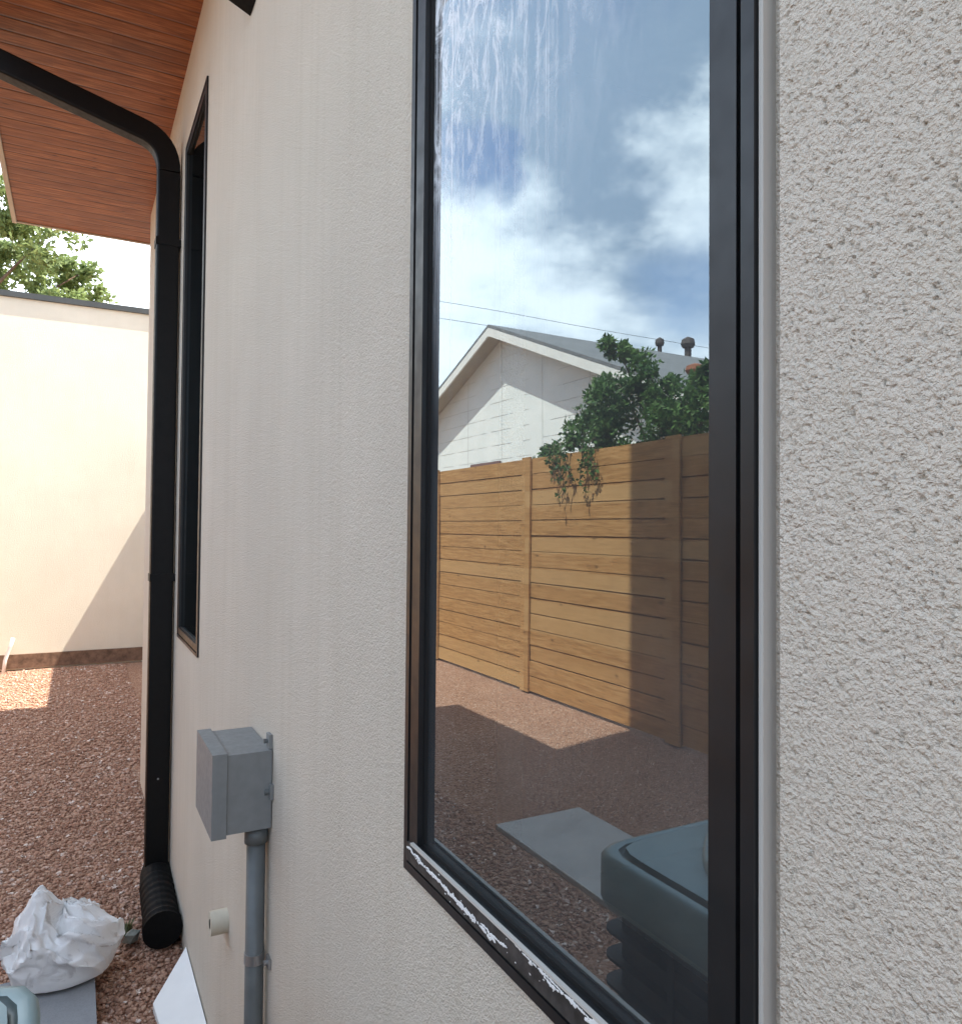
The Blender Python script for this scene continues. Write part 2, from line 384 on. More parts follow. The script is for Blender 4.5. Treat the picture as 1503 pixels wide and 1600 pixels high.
def from_np(name, V, F, mat, parent=None, smooth=False):
    me = bpy.data.meshes.new(name); V = np.asarray(V, np.float32); F = np.asarray(F, np.int32)
    me.vertices.add(len(V)); me.vertices.foreach_set('co', V.ravel())
    k = F.shape[1]; me.loops.add(F.size); me.loops.foreach_set('vertex_index', F.ravel())
    me.polygons.add(len(F)); me.polygons.foreach_set('loop_start', np.arange(0, F.size, k, dtype=np.int32))
    if smooth: me.polygons.foreach_set('use_smooth', np.ones(len(F), bool))
    me.update(calc_edges=True); me.validate(); return link(name, me, mat, parent)
def cells(x, y, seed=0):
    # packed round grains: returns the height of the tallest dome at each point (0 in the crevices)
    xi = np.floor(x).astype(np.int64); yi = np.floor(y).astype(np.int64); best = np.zeros_like(x)
    def h(a, b, k):
        n = (a * 374761393 + b * 668265263 + (seed + k) * 1442695041) & 0xffffffff
        n = ((n ^ (n >> 13)) * 1274126177) & 0xffffffff
        return ((n ^ (n >> 16)) & 0xffff) / 65535.0
    for i in (-1, 0, 1):
        for j in (-1, 0, 1):
            a, b = xi + i, yi + j
            px = a + .5 + (h(a, b, 1) - .5) * .9; py = b + .5 + (h(a, b, 2) - .5) * .9; r_ = .5 + .35 * h(a, b, 3)
            d = ((x - px) ** 2 + (y - py) ** 2) / r_ ** 2
            best = np.maximum(best, np.clip(1 - d, 0, 1) ** .5 * (.45 + .55 * h(a, b, 4)))
    return best
def vnoise(x, y, seed=0):
    xi = np.floor(x).astype(np.int64); yi = np.floor(y).astype(np.int64); fx = x - xi; fy = y - yi
    fx = fx * fx * (3 - 2 * fx); fy = fy * fy * (3 - 2 * fy)
    def h(a, b):
        n = (a * 374761393 + b * 668265263 + seed * 1442695041) & 0xffffffff
        n = ((n ^ (n >> 13)) * 1274126177) & 0xffffffff
        return ((n ^ (n >> 16)) & 0xffff) / 65535.0
    return (h(xi, yi) * (1 - fx) + h(xi + 1, yi) * fx) * (1 - fy) + (h(xi, yi + 1) * (1 - fx) + h(xi + 1, yi + 1) * fx) * fy

# ================================================================= SETTING
bm = bmesh.new()
gx = [-150, -40, -12] + [i * .25 for i in range(-24, 13)] + [12, 40, 150]
gy = [-150, -40, -10] + [i * .25 for i in range(-8, 41)] + [25, 60, 200]
gv = [[bm.verts.new((x, y, (vnoise(np.array([x * 1.3]), np.array([y * 1.3]), 3)[0] - .5) * .022 - .006 if (-3 < x < 3 and -2 < y < 10) else -.01)) for y in gy] for x in gx]
for i in range(len(gx) - 1):
    for j in range(len(gy) - 1): bm.faces.new((gv[i][j], gv[i + 1][j], gv[i + 1][j + 1], gv[i][j + 1]))
g = obj('ground', bm, 'gravel', smooth=True); g['kind'] = 'structure'

# loose stones over the near part of the yard
phi = (1 + 5 ** .5) / 2
ico = np.array([(-1, phi, 0), (1, phi, 0), (-1, -phi, 0), (1, -phi, 0), (0, -1, phi), (0, 1, phi), (0, -1, -phi), (0, 1, -phi), (phi, 0, -1), (phi, 0, 1), (-phi, 0, -1), (-phi, 0, 1)]) / 1.9
icf = np.array([(0, 11, 5), (0, 5, 1), (0, 1, 7), (0, 7, 10), (0, 10, 11), (1, 5, 9), (5, 11, 4), (11, 10, 2), (10, 7, 6), (7, 1, 8), (3, 9, 4), (3, 4, 2), (3, 2, 6), (3, 6, 8), (3, 8, 9), (4, 9, 5), (2, 4, 11), (6, 2, 10), (8, 6, 7), (9, 8, 1)])
def stones(n, x0, x1, y0, y1, s0, s1):
    P = np.stack([rng.uniform(x0, x1, n), rng.uniform(y0, y1, n), np.zeros(n)], 1)
    S = rng.uniform(s0, s1, n) * rng.choice([1, 1, 1, 1.6], n)
    sc3 = rng.uniform(.6, 1.25, (n, 3)) * S[:, None]; sc3[:, 2] *= .7
    a = rng.uniform(0, 6.28, n); J = 1 + rng.uniform(-.25, .25, (n, 12, 1))
    V = ico[None] * J * sc3[:, None, :]
    X = V[..., 0] * np.cos(a)[:, None] - V[..., 1] * np.sin(a)[:, None]; Y = V[..., 0] * np.sin(a)[:, None] + V[..., 1] * np.cos(a)[:, None]
    P[:, 2] = S * .18 + (vnoise(P[:, 0] * 1.3, P[:, 1] * 1.3, 3) - .5) * .018 - .004
    V = np.stack([X, Y, V[..., 2]], 2) + P[:, None, :]
    F = icf[None] + (np.arange(n) * 12)[:, None, None]
    return V.reshape(-1, 3), F.reshape(-1, 3)
v1, f1 = stones(30000, -1.1, .345, 2.2, 5.2, .0032, .0082)
v2, f2 = stones(16000, -1.1, .5, 5.2, 8.98, .004, .010)
gr = from_np('gravel', np.concatenate([v1, v2]), np.concatenate([f1, f2 + len(v1)]), 'stones')
tag(gr, 'reddish brown crushed gravel spread over the yard', 'gravel', kind='stuff')

o = box('concrete_path', (-1.62, -1.12, -6, 3.28, -.05, .02), 'concrete', bevel=.006); o['kind'] = 'structure'

# ================================================================= MAIN HOUSE
WX = .36
house = thing('house', 'modern house with pale grey rough stucco wall, tall black framed windows and cedar lined eaves', 'house')
W1 = (.319, .851, 1.062, 2.94); W2 = (2.585, 3.13, 1.047, 2.945)
# side wall in butted slabs around the two window openings (right end is the displaced render below)
bm = bmesh.new(); T = WX + .16
TR = .306                                       # stucco stop at the near side of the window
bx(bm, WX, T, W1[0] - .0, W1[1], 0, W1[2]); bx(bm, WX, T, W1[0], W1[1], W1[3], 3.30)
bx(bm, WX, T, W1[1], W2[0], 0, 3.30)
bx(bm, WX, T, W2[0], W2[1], 0, W2[2]); bx(bm, WX, T, W2[0], W2[1], W2[3], 3.30)
bx(bm, WX, T, W2[1], 4.80, 0, 3.30)
bx(bm, WX + .008, T, TR - .006, W1[0], 0, 3.30)
bx(bm, WX + .02, T, -6, TR - .006, 0, 3.30)
bx(bm, T, 6, 4.64, 4.80, 0, 3.30)                # end wall round the corner
bx(bm, T, 6, -6, -5.84, 0, 3.30)
bx(bm, 5.84, 6, -5.84, 4.64, 0, 3.30)
obj('stucco_wall', bm, 'stucco', house)
# coarse render right of the window, as real relief
ys = np.concatenate([np.arange(-3.0, -.3, .03), np.arange(-.3, .10, .006), np.arange(.10, TR, .0009), [TR]])
zs = np.concatenate([np.arange(0, .95, .012), np.arange(.95, 2.08, .0009), np.arange(2.08, 3.30, .012), [3.30]])
YY, ZZ = np.meshgrid(ys, zs, indexing='ij')
u, v = YY, ZZ
wx_ = (vnoise(u * 150, v * 150, 21) - .5) * .005; wz_ = (vnoise(u * 150, v * 150, 22) - .5) * .005
n_a = vnoise((u + wx_) * 420, (v + wz_) * 420, 1); n_b = vnoise((u + wx_) * 760, (v + wz_) * 760, 2); n_c = vnoise(u * 60, v * 60, 4); n_d = vnoise(u * 200, v * 200, 9)
g1 = cells((u + wx_ * .5) * 370, (v + wz_ * .5) * 370, 5); g2 = cells((u + wx_) * 620, (v + wz_) * 620, 6)
h = -(.00105 * g1 * (.55 + .9 * n_c) + .0004 * g2 + .0005 * n_d + .00025 * n_b)
pits = np.clip((n_a - .74) / .15, 0, 1) * np.clip((.58 - g1) * 3, 0, 1)
h = h * .8 + .0017 * pits + .0008
edge = np.clip((TR - YY) / .006, 0, 1)
XX = WX + h * (.35 + .65 * edge) 
V = np.stack([XX, YY, ZZ], -1).reshape(-1, 3); ny, nz = len(ys), len(zs)
I = np.arange(ny * nz).reshape(ny, nz)
F = np.stack([I[:-1, :-1], I[:-1, 1:], I[1:, 1:], I[1:, :-1]], -1).reshape(-1, 4)
from_np('stucco_render', V, F, 'stucco', house, True)
# stucco stop bead beside the near window
bm = bmesh.new(); bx(bm, WX - .003, WX + .008, W1[0] - .0035, W1[0] - .0002, .0, 3.3); obj('stucco_bead', bm, 'bead', house, bevel=.0006)

def window(Wd, dusty_veiled, fp=.354):
    y0, y1, z0, z1 = Wd; bm = bmesh.new(); B = WX + .10
    fl, gv_, sb = .011, .0045, .0225     # flange, groove, sash widths
    def rect_ring(a, b, x0, x1, bot=None):
        # ring between inset a and inset b
        zb0, zb1 = (z0 + a, z0 + b) if bot is None else bot
        bx(bm, x0, x1, y0 + a, y0 + b, zb0, z1 - a); bx(bm, x0, x1, y1 - b, y1 - a, zb0, z1 - a)
        bx(bm, x0, x1, y0 + b, y1 - b, zb0, zb1); bx(bm, x0, x1, y0 + b, y1 - b, z1 - b, z1 - a)
    rect_ring(0.0008, fl, fp, B)
    rect_ring(fl, fl + gv_, fp + .012, B)
    rect_ring(fl + gv_, fl + gv_ + sb, fp + .001, B)
    f = obj('window', bm, 'frame', house, bevel=.0007)
    ins = fl + gv_ + sb
    bm = bmesh.new()           # dark gasket round the pane
    g0 = ins; g1 = ins + .004; a, b = fp + .008, fp + .012
    bx(bm, a, b, y0 + g0, y0 + g1, z0 + g0, z1 - g0); bx(bm, a, b, y1 - g1, y1 - g0, z0 + g0, z1 - g0)
    bx(bm, a, b, y0 + g1, y1 - g1, z0 + g0, z0 + g1); bx(bm, a, b, y0 + g1, y1 - g1, z1 - g1, z1 - g0)
    obj('gasket', bm, 'frame_dark', f)
    # glass: one thin sheet
    bm = bmesh.new(); gx_ = fp + .012
    vs = [bm.verts.new(p) for p in ((gx_, y0 + ins - .001, z0 + ins - .001), (gx_, y0 + ins - .001, z1 - ins), (gx_, y1 - ins + .001, z1 - ins), (gx_, y1 - ins + .001, z0 + ins - .001))]
    bm.faces.new(vs); obj('pane', bm, 'glass' if dusty_veiled else 'glass_clean', f)
    return f, ins
win, ins = window(W1, True)
win['label'] = 'tall black framed window reflecting clouds, fence and neighbouring house'
# bottom rail with dried plaster
box('sill', (.3515, .3545, W1[0] + .016, W1[1] - .016, W1[2] + .0165, W1[2] + .0375), 'sill', win, bevel=.0006)
box('sealant_bead', (.3500, .3540, W1[0] + .03, W1[1] - .03, W1[2] + .0385, W1[2] + .0410), 'bead', win, bevel=.0008)
bm = bmesh.new()
def blob(c, r, fl=(1, 1, 1)):
    res = bmesh.ops.create_icosphere(bm, subdivisions=1, radius=1)
    for v_ in res['verts']:
        j = random.uniform(.65, 1.25); v_.co = Vector((v_.co.x * r * fl[0] * j, v_.co.y * r * fl[1] * j, v_.co.z * r * fl[2] * j)) + Vector(c)
def smear(ya, yb, za, zb, r_, wob, gap, sd):
    q = random.Random(sd); n_ = int(abs(ya - yb) / .0011); a1, a2 = q.uniform(0, 6), q.uniform(0, 6)
    for i in range(n_):
        t = i / n_; y = ya + (yb - ya) * t
        w_ = float(vnoise(np.array([y * 170 + a1]), np.array([sd * 3.3]), 50)[0]) * .7 + float(vnoise(np.array([y * 620 + a1]), np.array([sd * 1.7]), 51)[0]) * .45 + q.uniform(-.1, .1)
        if w_ < gap: continue
        z_ = za + (zb - za) * t + wob * 2.6 * (float(vnoise(np.array([y * 120 + a2]), np.array([sd * 5.1]), 52)[0]) - .5) + wob * 1.4 * (float(vnoise(np.array([y * 420]), np.array([sd * 2.1]), 53)[0]) - .5)
        blob((.3510, y, W1[2] + z_), r_ * (.35 + w_), (.35, q.uniform(1.0, 1.9), q.uniform(.6, 1.3)))
smear(.832, .615, .0325, .0215, .0017, .0014, .42, 1)
smear(.815, .66, .0300, .0245, .0011, .0026, .45, 2)
smear(.70, .60, .0235, .0285, .0013, .0016, .35, 3)
smear(.585, .46, .0370, .0345, .0012, .0006, .30, 4)
smear(.56, .36, .0345, .0290, .0015, .0018, .55, 5)
smear(.47, .36, .0372, .0365, .0012, .0006, .2, 6)
for i in range(26):
    blob((.3510, random.uniform(.36, .8), W1[2] + random.uniform(.017, .036)), random.uniform(.0004, .001), (.4, 2, 1))
sp = obj('plaster_splatter', bm, 'white_board', win); sp['kind'] = 'stuff'
w2, _ = window(W2, False)
w2['label'] = 'second tall dark window beyond, half hidden by the downspout'
# dark rooms behind the glass
for (y0, y1) in ((-.8, 2.2), (2.3, 4.5)):
    bm = bmesh.new(); vs = bx(bm, T + .005, 3.2, y0, y1, .25, 3.1)
    bm.faces.ensure_lookup_table(); bmesh.ops.delete(bm, geom=[bm.faces[0]], context='FACES_ONLY')
    obj('room_lining', bm, 'interior', house)
# roof, eave, fascia
box('roof', (-.335, 6.2, -6.2, 5.28, 3.306, 3.42), 'roof_slab', house)
box('soffit', (-.338, 6.0, -6.0, 5.28, 3.290, 3.304), 'soffit', house)
bm = bmesh.new(); bx(bm, -.362, -.339, -6.2, 5.30, 3.280, 3.45); bx(bm, -.339, 6.2, 5.281, 5.30, 3.284, 3.45); obj('fascia', bm, 'fascia', house, bevel=.002)
# unseen tall storey and wing, added and shaped to cast the yard's shadow edges
bm = bmesh.new()
for v_ in bx(bm, .6, 7, -7, 3.58, 3.43, 9.4):
    if v_.co.x > 5 and v_.co.y > 0: v_.co.y = 1.95
obj('shade_storey', bm, 'stucco', house)
box('shade_wing', (1.0, 6, 5.32, 6.53, 0, 4.75), 'stucco', house)
gw = box('shade_wall', (1.0, 1.2, 6.54, 9.04, 0, 2.28), 'stucco'); tag(gw, 'unseen low stucco wall added behind the house corner to cast shade', 'wall')  # added out of sight, sized to throw the slanting shadow on the far wall

# ================================================================= FAR WALL
fw = thing('boundary_building', 'cream stucco wall with a dark metal coping at the end of the gravel yard', 'wall')
box('wall', (-2.78, 4.5, 9.05, 9.35, 0, 3.80), 'stucco_far', fw)
box('coping', (-2.80, 4.5, 9.025, 9.375, 3.802, 3.86), 'coping', fw, bevel=.004)
box('base_board', (-2.78, .98, 9.022, 9.048, 0.02, .16), 'base_board', fw, bevel=.003)
bm = bmesh.new(); sweep(bm, [(-.60, 8.93, -.03), (-.585, 8.93, .12), (-.545, 8.93, .25), (-.52, 8.92, .34)], circ(.017, 10), up=Vector((0, 1, 0)))
tag(obj('pipe_stub', bm, 'white_board', smooth=True), 'thin white plastic pipe sticking up at the foot of the cream wall', 'pipe')

# ================================================================= DOWNSPOUT
ds = thing('downspout', 'square black metal downspout with a bend under the eave, fixed beside the far window', 'downspout')
PY = 3.30; pr = rrect(.043, .034, .008)
bm = bmesh.new(); X = Vector((0, 1, 0))
sweep(bm, [(.311, PY, .0), (.311, PY, 2.90)], pr); obj('pipe', bm, 'black_metal', ds)
pth = arc((.311, PY, 2.905), (.311, PY, 3.03), (.20, PY, 3.055), 8) + [(-.40, PY, 3.215)] + arc((-.41, PY, 3.217), (-.47, PY, 3.235), (-.475, PY, 3.30), 5)
bm = bmesh.new(); sweep(bm, pth + [(-.475, PY, 3.44)], pr); obj('elbow', bm, 'black_metal', ds)
bm = bmesh.new()
rib = [Vector((.311, PY - .005, .125)), Vector((.311, PY - .008, .11)), Vector((.309, PY - .03, .096)), Vector((.306, PY - .09, .088))] + [Vector((.304 - .010 * k / 30, PY - .10 - .35 * k / 30, .088 - .012 * k / 30)) for k in range(1, 31)]
rp = [circ(.048, 20), circ(.054, 20), circ(.058, 20), circ(.060, 20)] + [circ(.057 + (.0045 if k % 4 in (1, 2) else 0) + (.004 if k > 25 else 0), 20) for k in range(30)]
sweep(bm, rib, rp, up=Vector((1, 0, 0)))
obj('shoe', bm, 'black_flat', ds)
bm = bmesh.new()
bm.free()
for z in (2.6, 1.25): box('strap', (.265, WX, PY - .037, PY + .037, z, z + .03), 'black_metal', ds, .002)
bm = bmesh.new(); bmesh.ops.create_uvsphere(bm, u_segments=8, v_segments=6, radius=.004, matrix=Matrix.Translation((.31, PY - .035, .47))); obj('screw', bm, 'steel', ds)

# ================================================================= WALL LAMP
lp = thing('wall_lamp', 'black wall mounted lamp high on the stucco between the two windows', 'lamp')
bm = bmesh.new()
pts = [(.359, 2.700), (.282, 2.733), (.275, 2.80), (.275, 2.93), (.359, 2.95)]
a = [bm.verts.new((x, 1.83, z + .03)) for x, z in pts]; b = [bm.verts.new((x, 1.90, z + .03)) for x, z in pts]
bm.faces.new(a); bm.faces.new(b)
for i in range(5): bm.faces.new((a[i], a[(i + 1) % 5], b[(i + 1) % 5], b[i]))
obj('housing', bm, 'black_flat', lp, bevel=.003)
box('back_plate', (.351, .3595, 1.815, 1.915, 2.765, 3.0), 'black_flat', lp, bevel=.002)

# ================================================================= JUNCTION BOX + CONDUIT
jb = thing('junction_box', 'grey plastic electrical box mounted on the stucco wall', 'electrical box')
box('housing', (.272, .358, 1.547, 1.750, .867, 1.021), 'grey_plastic', jb, bevel=.004)
box('cover', (.243, .271, 1.543, 1.753, .862, 1.026), 'grey_plastic', jb, bevel=.006)
box('mounting_tab', (.3525, .3595, 1.552, 1.578, 1.0215, 1.05), 'grey_plastic', jb, .0015); box('mounting_tab', (.3525, .3595, 1.536, 1.5465, .925, .955), 'grey_plastic', jb, .0015)
bm = bmesh.new(); bmesh.ops.create_cone(bm, cap_ends=True, segments=12, radius1=.006, radius2=.005, depth=.010, matrix=Matrix.Translation((.349, 1.545, .94)) @ Matrix.Rotation(R(90), 4, 'Y')); obj('screw', bm, 'grey_pipe', jb)
bm = bmesh.new(); bmesh.ops.create_cone(bm, cap_ends=True, segments=12, radius1=.005, radius2=.004, depth=.008, matrix=Matrix.Translation((.349, 1.565, 1.036)) @ Matrix.Rotation(R(90), 4, 'Y'))
obj('screw', bm, 'grey_pipe', jb)
box('hinge_lip', (.2715, .2725, 1.549, 1.748, .99, 1.0), 'frame_dark', jb)
cd = thing('conduit', 'grey plastic conduit running down the wall from the electrical box', 'conduit')
bm = bmesh.new(); sweep(bm, [(.336, 1.58, -.05), (.336, 1.58, .85)], circ(.0185, 24)); obj('pipe', bm, 'grey_pipe', cd, smooth=False)
for p in cd.children[0].data.polygons: p.use_smooth = len(p.vertices) == 4
bm = bmesh.new(); sweep(bm, [(.336, 1.58, .832), (.336, 1.58, .8615)], circ(.0232, 24)); c_ = obj('coupling', bm, 'grey_pipe', cd)
for p in c_.data.polygons: p.use_smooth = len(p.vertices) == 4
bm = bmesh.new(); sweep(bm, [(.336, 1.58, .592), (.336, 1.58, .612)], circ(.0202, 24)); bx(bm, .354, .3595, 1.535, 1.5605, .592, .612); bx(bm, .354, .3595, 1.5995, 1.625, .592, .612); obj('clamp', bm, 'steel', cd)
bm = bmesh.new(); bmesh.ops.create_cone(bm, cap_ends=True, segments=10, radius1=.006, radius2=.005, depth=.008, matrix=Matrix.Translation((.351, 1.547, .602)) @ Matrix.Rotation(R(90), 4, 'Y')); obj('screw', bm, 'steel', cd)

# PVC stub
ps = thing('drain_stub', 'short cream plastic pipe stub poking out of the stucco wall', 'pipe')
bm = bmesh.new(); sweep(bm, [(.40, 2.02, .47), (.318, 2.02, .47)], circ(.029, 28), up=Vector((0, 0, 1)), caps=False)
obj('pipe', bm, 'cream_pvc', ps, smooth=True)
bm = bmesh.new(); o1 = [bm.verts.new((.318, 2.02 + a_, .47 + b_)) for a_, b_ in circ(.029, 28)]; i1 = [bm.verts.new((.318, 2.02 + a_, .47 + b_)) for a_, b_ in circ(.012, 28)]
for k in range(28): bm.faces.new((o1[k], o1[(k + 1) % 28], i1[(k + 1) % 28], i1[k]))
obj('rim', bm, 'cream_pvc', ps)
bm = bmesh.new(); bmesh.ops.create_circle(bm, cap_ends=True, segments=28, radius=.0285, matrix=Matrix.Translation((.330, 2.02, .47)) @ Matrix.Rotation(R(90), 4, 'Y')); obj('shade_disc', bm, 'hole', ps)  # dark disc in the bore, the hole's shade put into its colour

# ================================================================= GROUND CLUTTER
bm = bmesh.new()
pl = [(.356, 2.735), (.238, 2.535), (.262, 2.16), (.356, 2.16)]
a = [bm.verts.new((x, y, .014 + (.045 if x > .3 else 0))) for x, y in pl]; b = [bm.verts.new((x, y, -.01 + (.045 if x > .3 else 0))) for x, y in pl]
bm.faces.new(a); bm.faces.new(b)
for i in range(4): bm.faces.new((a[i], a[(i + 1) % 4], b[(i + 1) % 4], b[i]))
tag(obj('splash_board', bm, 'white_board', bevel=.003), 'flat white board lying against the foot of the stucco wall', 'board')
sb = box('concrete_slab', (-.62, .083, 2.05, 2.80, -.03, .045), 'pad', bevel=.008); tag(sb, 'grey concrete slab on the gravel under the white sack', 'slab')

def sack():
    nu, nv = 150, 110; th = np.linspace(0, 2 * np.pi, nu, endpoint=False); ph = np.linspace(0, 1, nv)
    TH, PH = np.meshgrid(th, ph, indexing='ij')
    # vertical profile: fat bottom, slack crumpled top
    rad = np.interp(PH, [0, .03, .10, .25, .42, .6, .75, .88, .96, 1], [.0, .110, .152, .170, .168, .148, .112, .074, .035, .0])
    zz = np.interp(PH, [0, .03, .12, .25, .42, .6, .75, .88, .96, 1], [.0, .0, .025, .085, .145, .185, .215, .235, .242, .243])
    def rid(fx, fy, s):
        c = np.cos(TH) * fx; d = np.sin(TH) * fx
        n = vnoise(c + 31 + PH * fy, d + 17 + PH * fy * .6, s); return 1 - np.abs(2 * n - 1)
    f = rid(1.6, 3.0, 5) ** 1.5 * .045 + rid(3.4, 5, 6) ** 2 * .026 + rid(7, 11, 7) ** 2 * .008
    up = np.clip((PH - .15) / .35, 0, 1)
    rr = rad + (f - .036) * (.12 + .80 * up) * np.clip(rad / .06, 0, 1)
    Xs = rr * np.cos(TH); Ys = rr * np.sin(TH) * .9
    Zs = zz + (rid(2.6, 6, 8) - .5) * .06 * up + (rid(5, 13, 9) - .5) * .035 * up
    # slack neck pulled up to a peak on the left
    pk = np.exp(-(((Xs + .072) / .050) ** 2 + ((Ys + .0) / .085) ** 2)); Zs = Zs + pk * .125 * np.clip((PH - .35) / .3, 0, 1)
    pk2 = np.exp(-(((Xs - .05) / .07) ** 2 + ((Ys + .02) / .09) ** 2)); Zs = Zs + pk2 * .035 * up
    dip = np.exp(-(((Xs + .01) / .03) ** 2 + ((Ys + .07) / .04) ** 2)); Zs = Zs - dip * .05 * up
    Xs = Xs - .01
    P = np.stack([Xs * .93 + .003, Ys * .93 + 2.78, Zs * .72 + .045], -1).reshape(-1, 3)
    I = np.arange(nu * nv).reshape(nu, nv); I2 = np.roll(I, -1, 0)
    F = np.stack([I[:, :-1], I2[:, :-1], I2[:, 1:], I[:, 1:]], -1).reshape(-1, 4)
    return P, F
P, F = sack()
sk = from_np('sack', P, F, 'bag', None, True); tag(sk, 'crumpled white woven sack slumped on the grey slab', 'sack')

# weed and stone by the shoe
bm = bmesh.new(); blob((.205, 2.95, .03), .042, (.8, .9, .8)); tag(obj('stone', bm, 'stone', smooth=False), 'grey green stone beside the foot of the downspout', 'stone')
def tuft(cx, cy, n, hgt, spread):
    V = []; F = []
    for i in range(n):
        a_ = random.uniform(0, 6.28); r_ = random.uniform(.2, 1) * spread; h_ = random.uniform(.5, 1) * hgt; w_ = .004
        bx_, by_ = cx + random.gauss(0, .01), cy + random.gauss(0, .01); s_, c_ = math.sin(a_), math.cos(a_)
        k = len(V); V += [(bx_ - s_ * w_, by_ + c_ * w_, 0), (bx_ + s_ * w_, by_ - c_ * w_, 0), (bx_ + c_ * r_ * .6 + s_ * w_, by_ + s_ * r_ * .6 - c_ * w_, h_ * .8), (bx_ + c_ * r_ * .6 - s_ * w_, by_ + s_ * r_ * .6 + c_ * w_, h_ * .8), (bx_ + c_ * r_, by_ + s_ * r_, h_)]
        F += [(k, k + 1, k + 2), (k, k + 2, k + 3), (k + 3, k + 2, k + 4)]
    return V, F
V_, F_ = tuft(.19, 3.02, 26, .055, .04); tag(from_np('weed', V_, F_, 'weed'), 'small weed growing in the gravel beside the downspout shoe', 'weed')

# ================================================================= AIR CONDITIONER
ac = thing('air_conditioner', 'teal grey outdoor air conditioning unit with round fan grille on top', 'air conditioner')
AX0, AX1, AY0, AY1, AZ = -.785, -.022, .262, 1.025, .958
def rr_box(bm, x0, x1, y0, y1, z0, z1, r, seg=5):
    cx, cy = (x0 + x1) / 2, (y0 + y1) / 2; pr_ = rrect((x1 - x0) / 2, (y1 - y0) / 2, r, seg)
    A = [bm.verts.new((cx + a_, cy + b_, z0)) for a_, b_ in pr_]; B_ = [bm.verts.new((cx + a_, cy + b_, z1)) for a_, b_ in pr_]
    bm.faces.new(A[::-1]); bm.faces.new(B_)
    for i in range(len(A)): bm.faces.new((A[i], A[(i + 1) % len(A)], B_[(i + 1) % len(A)], B_[i]))
bm = bmesh.new(); rr_box(bm, AX0 + .03, AX1 - .03, AY0 + .03, AY1 - .03, .12, AZ - .085, .03); obj('coil', bm, 'ac_dark', ac)
bm = bmesh.new()
for k in range(17): rr_box(bm, AX0 + .014, AX1 - .014, AY0 + .014, AY1 - .014, .15 + k * .042, .155 + k * .042, .025)
for yy in (.22, .5, .78):
    y = AY0 + .02 + yy * (AY1 - AY0 - .052); x = AX0 + .02 + yy * (AX1 - AX0 - .052)
    bx(bm, AX1 - .0135, AX1 - .010, y, y + .012, .12, AZ - .085); bx(bm, AX0 + .010, AX0 + .0135, y, y + .012, .12, AZ - .085)
    bx(bm, x, x + .012, AY1 - .0135, AY1 - .010, .12, AZ - .085); bx(bm, x, x + .012, AY0 + .010, AY0 + .0135, .12, AZ - .085)
obj('side_grille', bm, 'ac_dark', ac)
bm = bmesh.new(); rr_box(bm, AX0, AX1, AY0, AY1, .05, .12, .06); obj('base_pan', bm, 'ac_paint', ac, bevel=.004)
# top: band + lid with round opening
cx, cy = (AX0 + AX1) / 2, (AY0 + AY1) / 2; RO = .358; n = 64
bm = bmesh.new(); oc = []; 
def sq(a_, hw, r):     # rounded square outline by angle
    c_, s_ = math.cos(a_), math.sin(a_); p = 18; k = (abs(c_) ** p + abs(s_) ** p) ** (-1 / p); return hw * k * c_, hw * k * s_
HW = (AX1 - AX0) / 2
def ring(hw, z): return [bm.verts.new((cx + sq(2 * math.pi * i / n, hw, 0)[0], cy + sq(2 * math.pi * i / n, hw, 0)[1], z)) for i in range(n)]
def cring(r_, z): return [bm.verts.new((cx + r_ * math.cos(2 * math.pi * i / n), cy + r_ * math.sin(2 * math.pi * i / n), z)) for i in range(n)]
def loft(rings):
    for a_, b_ in zip(rings, rings[1:]):
        for i in range(n): bm.faces.new((a_[i], a_[(i + 1) % n], b_[(i + 1) % n], b_[i]))
n = 128
loft([ring(HW - .01, AZ - .088), ring(HW, AZ - .085), ring(HW, AZ - .018), ring(HW - .004, AZ - .010), ring(HW - .012, AZ - .007), ring(HW - .020, AZ - .009)]); obj('top_band', bm, 'ac_lid', ac, smooth=True)
bm = bmesh.new(); loft([ring(HW - .0201, AZ - .009), ring(HW - .022, AZ - .016), ring(HW - .028, AZ - .016), ring(HW - .029, AZ - .004)]); obj('seam', bm, 'ac_paint', ac, smooth=True)
bm = bmesh.new(); loft([ring(HW - .0291, AZ - .004), cring(RO + .004, AZ)]); loft([cring(RO + .004, AZ), cring(RO + .001, AZ + .010), cring(RO - .006, AZ + .012), cring(RO - .013, AZ + .006), cring(RO - .014, AZ - .07)]); obj('lid', bm, 'ac_lid', ac, smooth=True)
bm = bmesh.new()
for k in range(10):
    r_ = .05 + k * .031; sweep_p = [(cx + r_ * math.cos(2 * math.pi * i / 48), cy + r_ * math.sin(2 * math.pi * i / 48), AZ + .004) for i in range(49)]
    sweep(bm, sweep_p, circ(.0022, 5), up=Vector((0, 0, 1)), caps=False)
for k in range(8):
    a_ = k * math.pi / 4; sweep(bm, [(cx + .04 * math.cos(a_), cy + .04 * math.sin(a_), AZ + .008), (cx + (RO - .01) * math.cos(a_), cy + (RO - .01) * math.sin(a_), AZ + .006)], circ(.003, 5), up=Vector((0, 0, 1)))
obj('fan_guard', bm, 'ac_dark', ac)
bm = bmesh.new()
for k in range(3):
    a0 = k * 2.094; vs = []
    for i in range(7):
        a_ = a0 + i * .2
        vs.append((bm.verts.new((cx + .06 * math.cos(a_), cy + .06 * math.sin(a_), AZ - .07 - i * .006)), bm.verts.new((cx + .31 * math.cos(a_), cy + .31 * math.sin(a_), AZ - .055 - i * .010))))
    for p_, q_ in zip(vs, vs[1:]): bm.faces.new((p_[0], q_[0], q_[1], p_[1]))
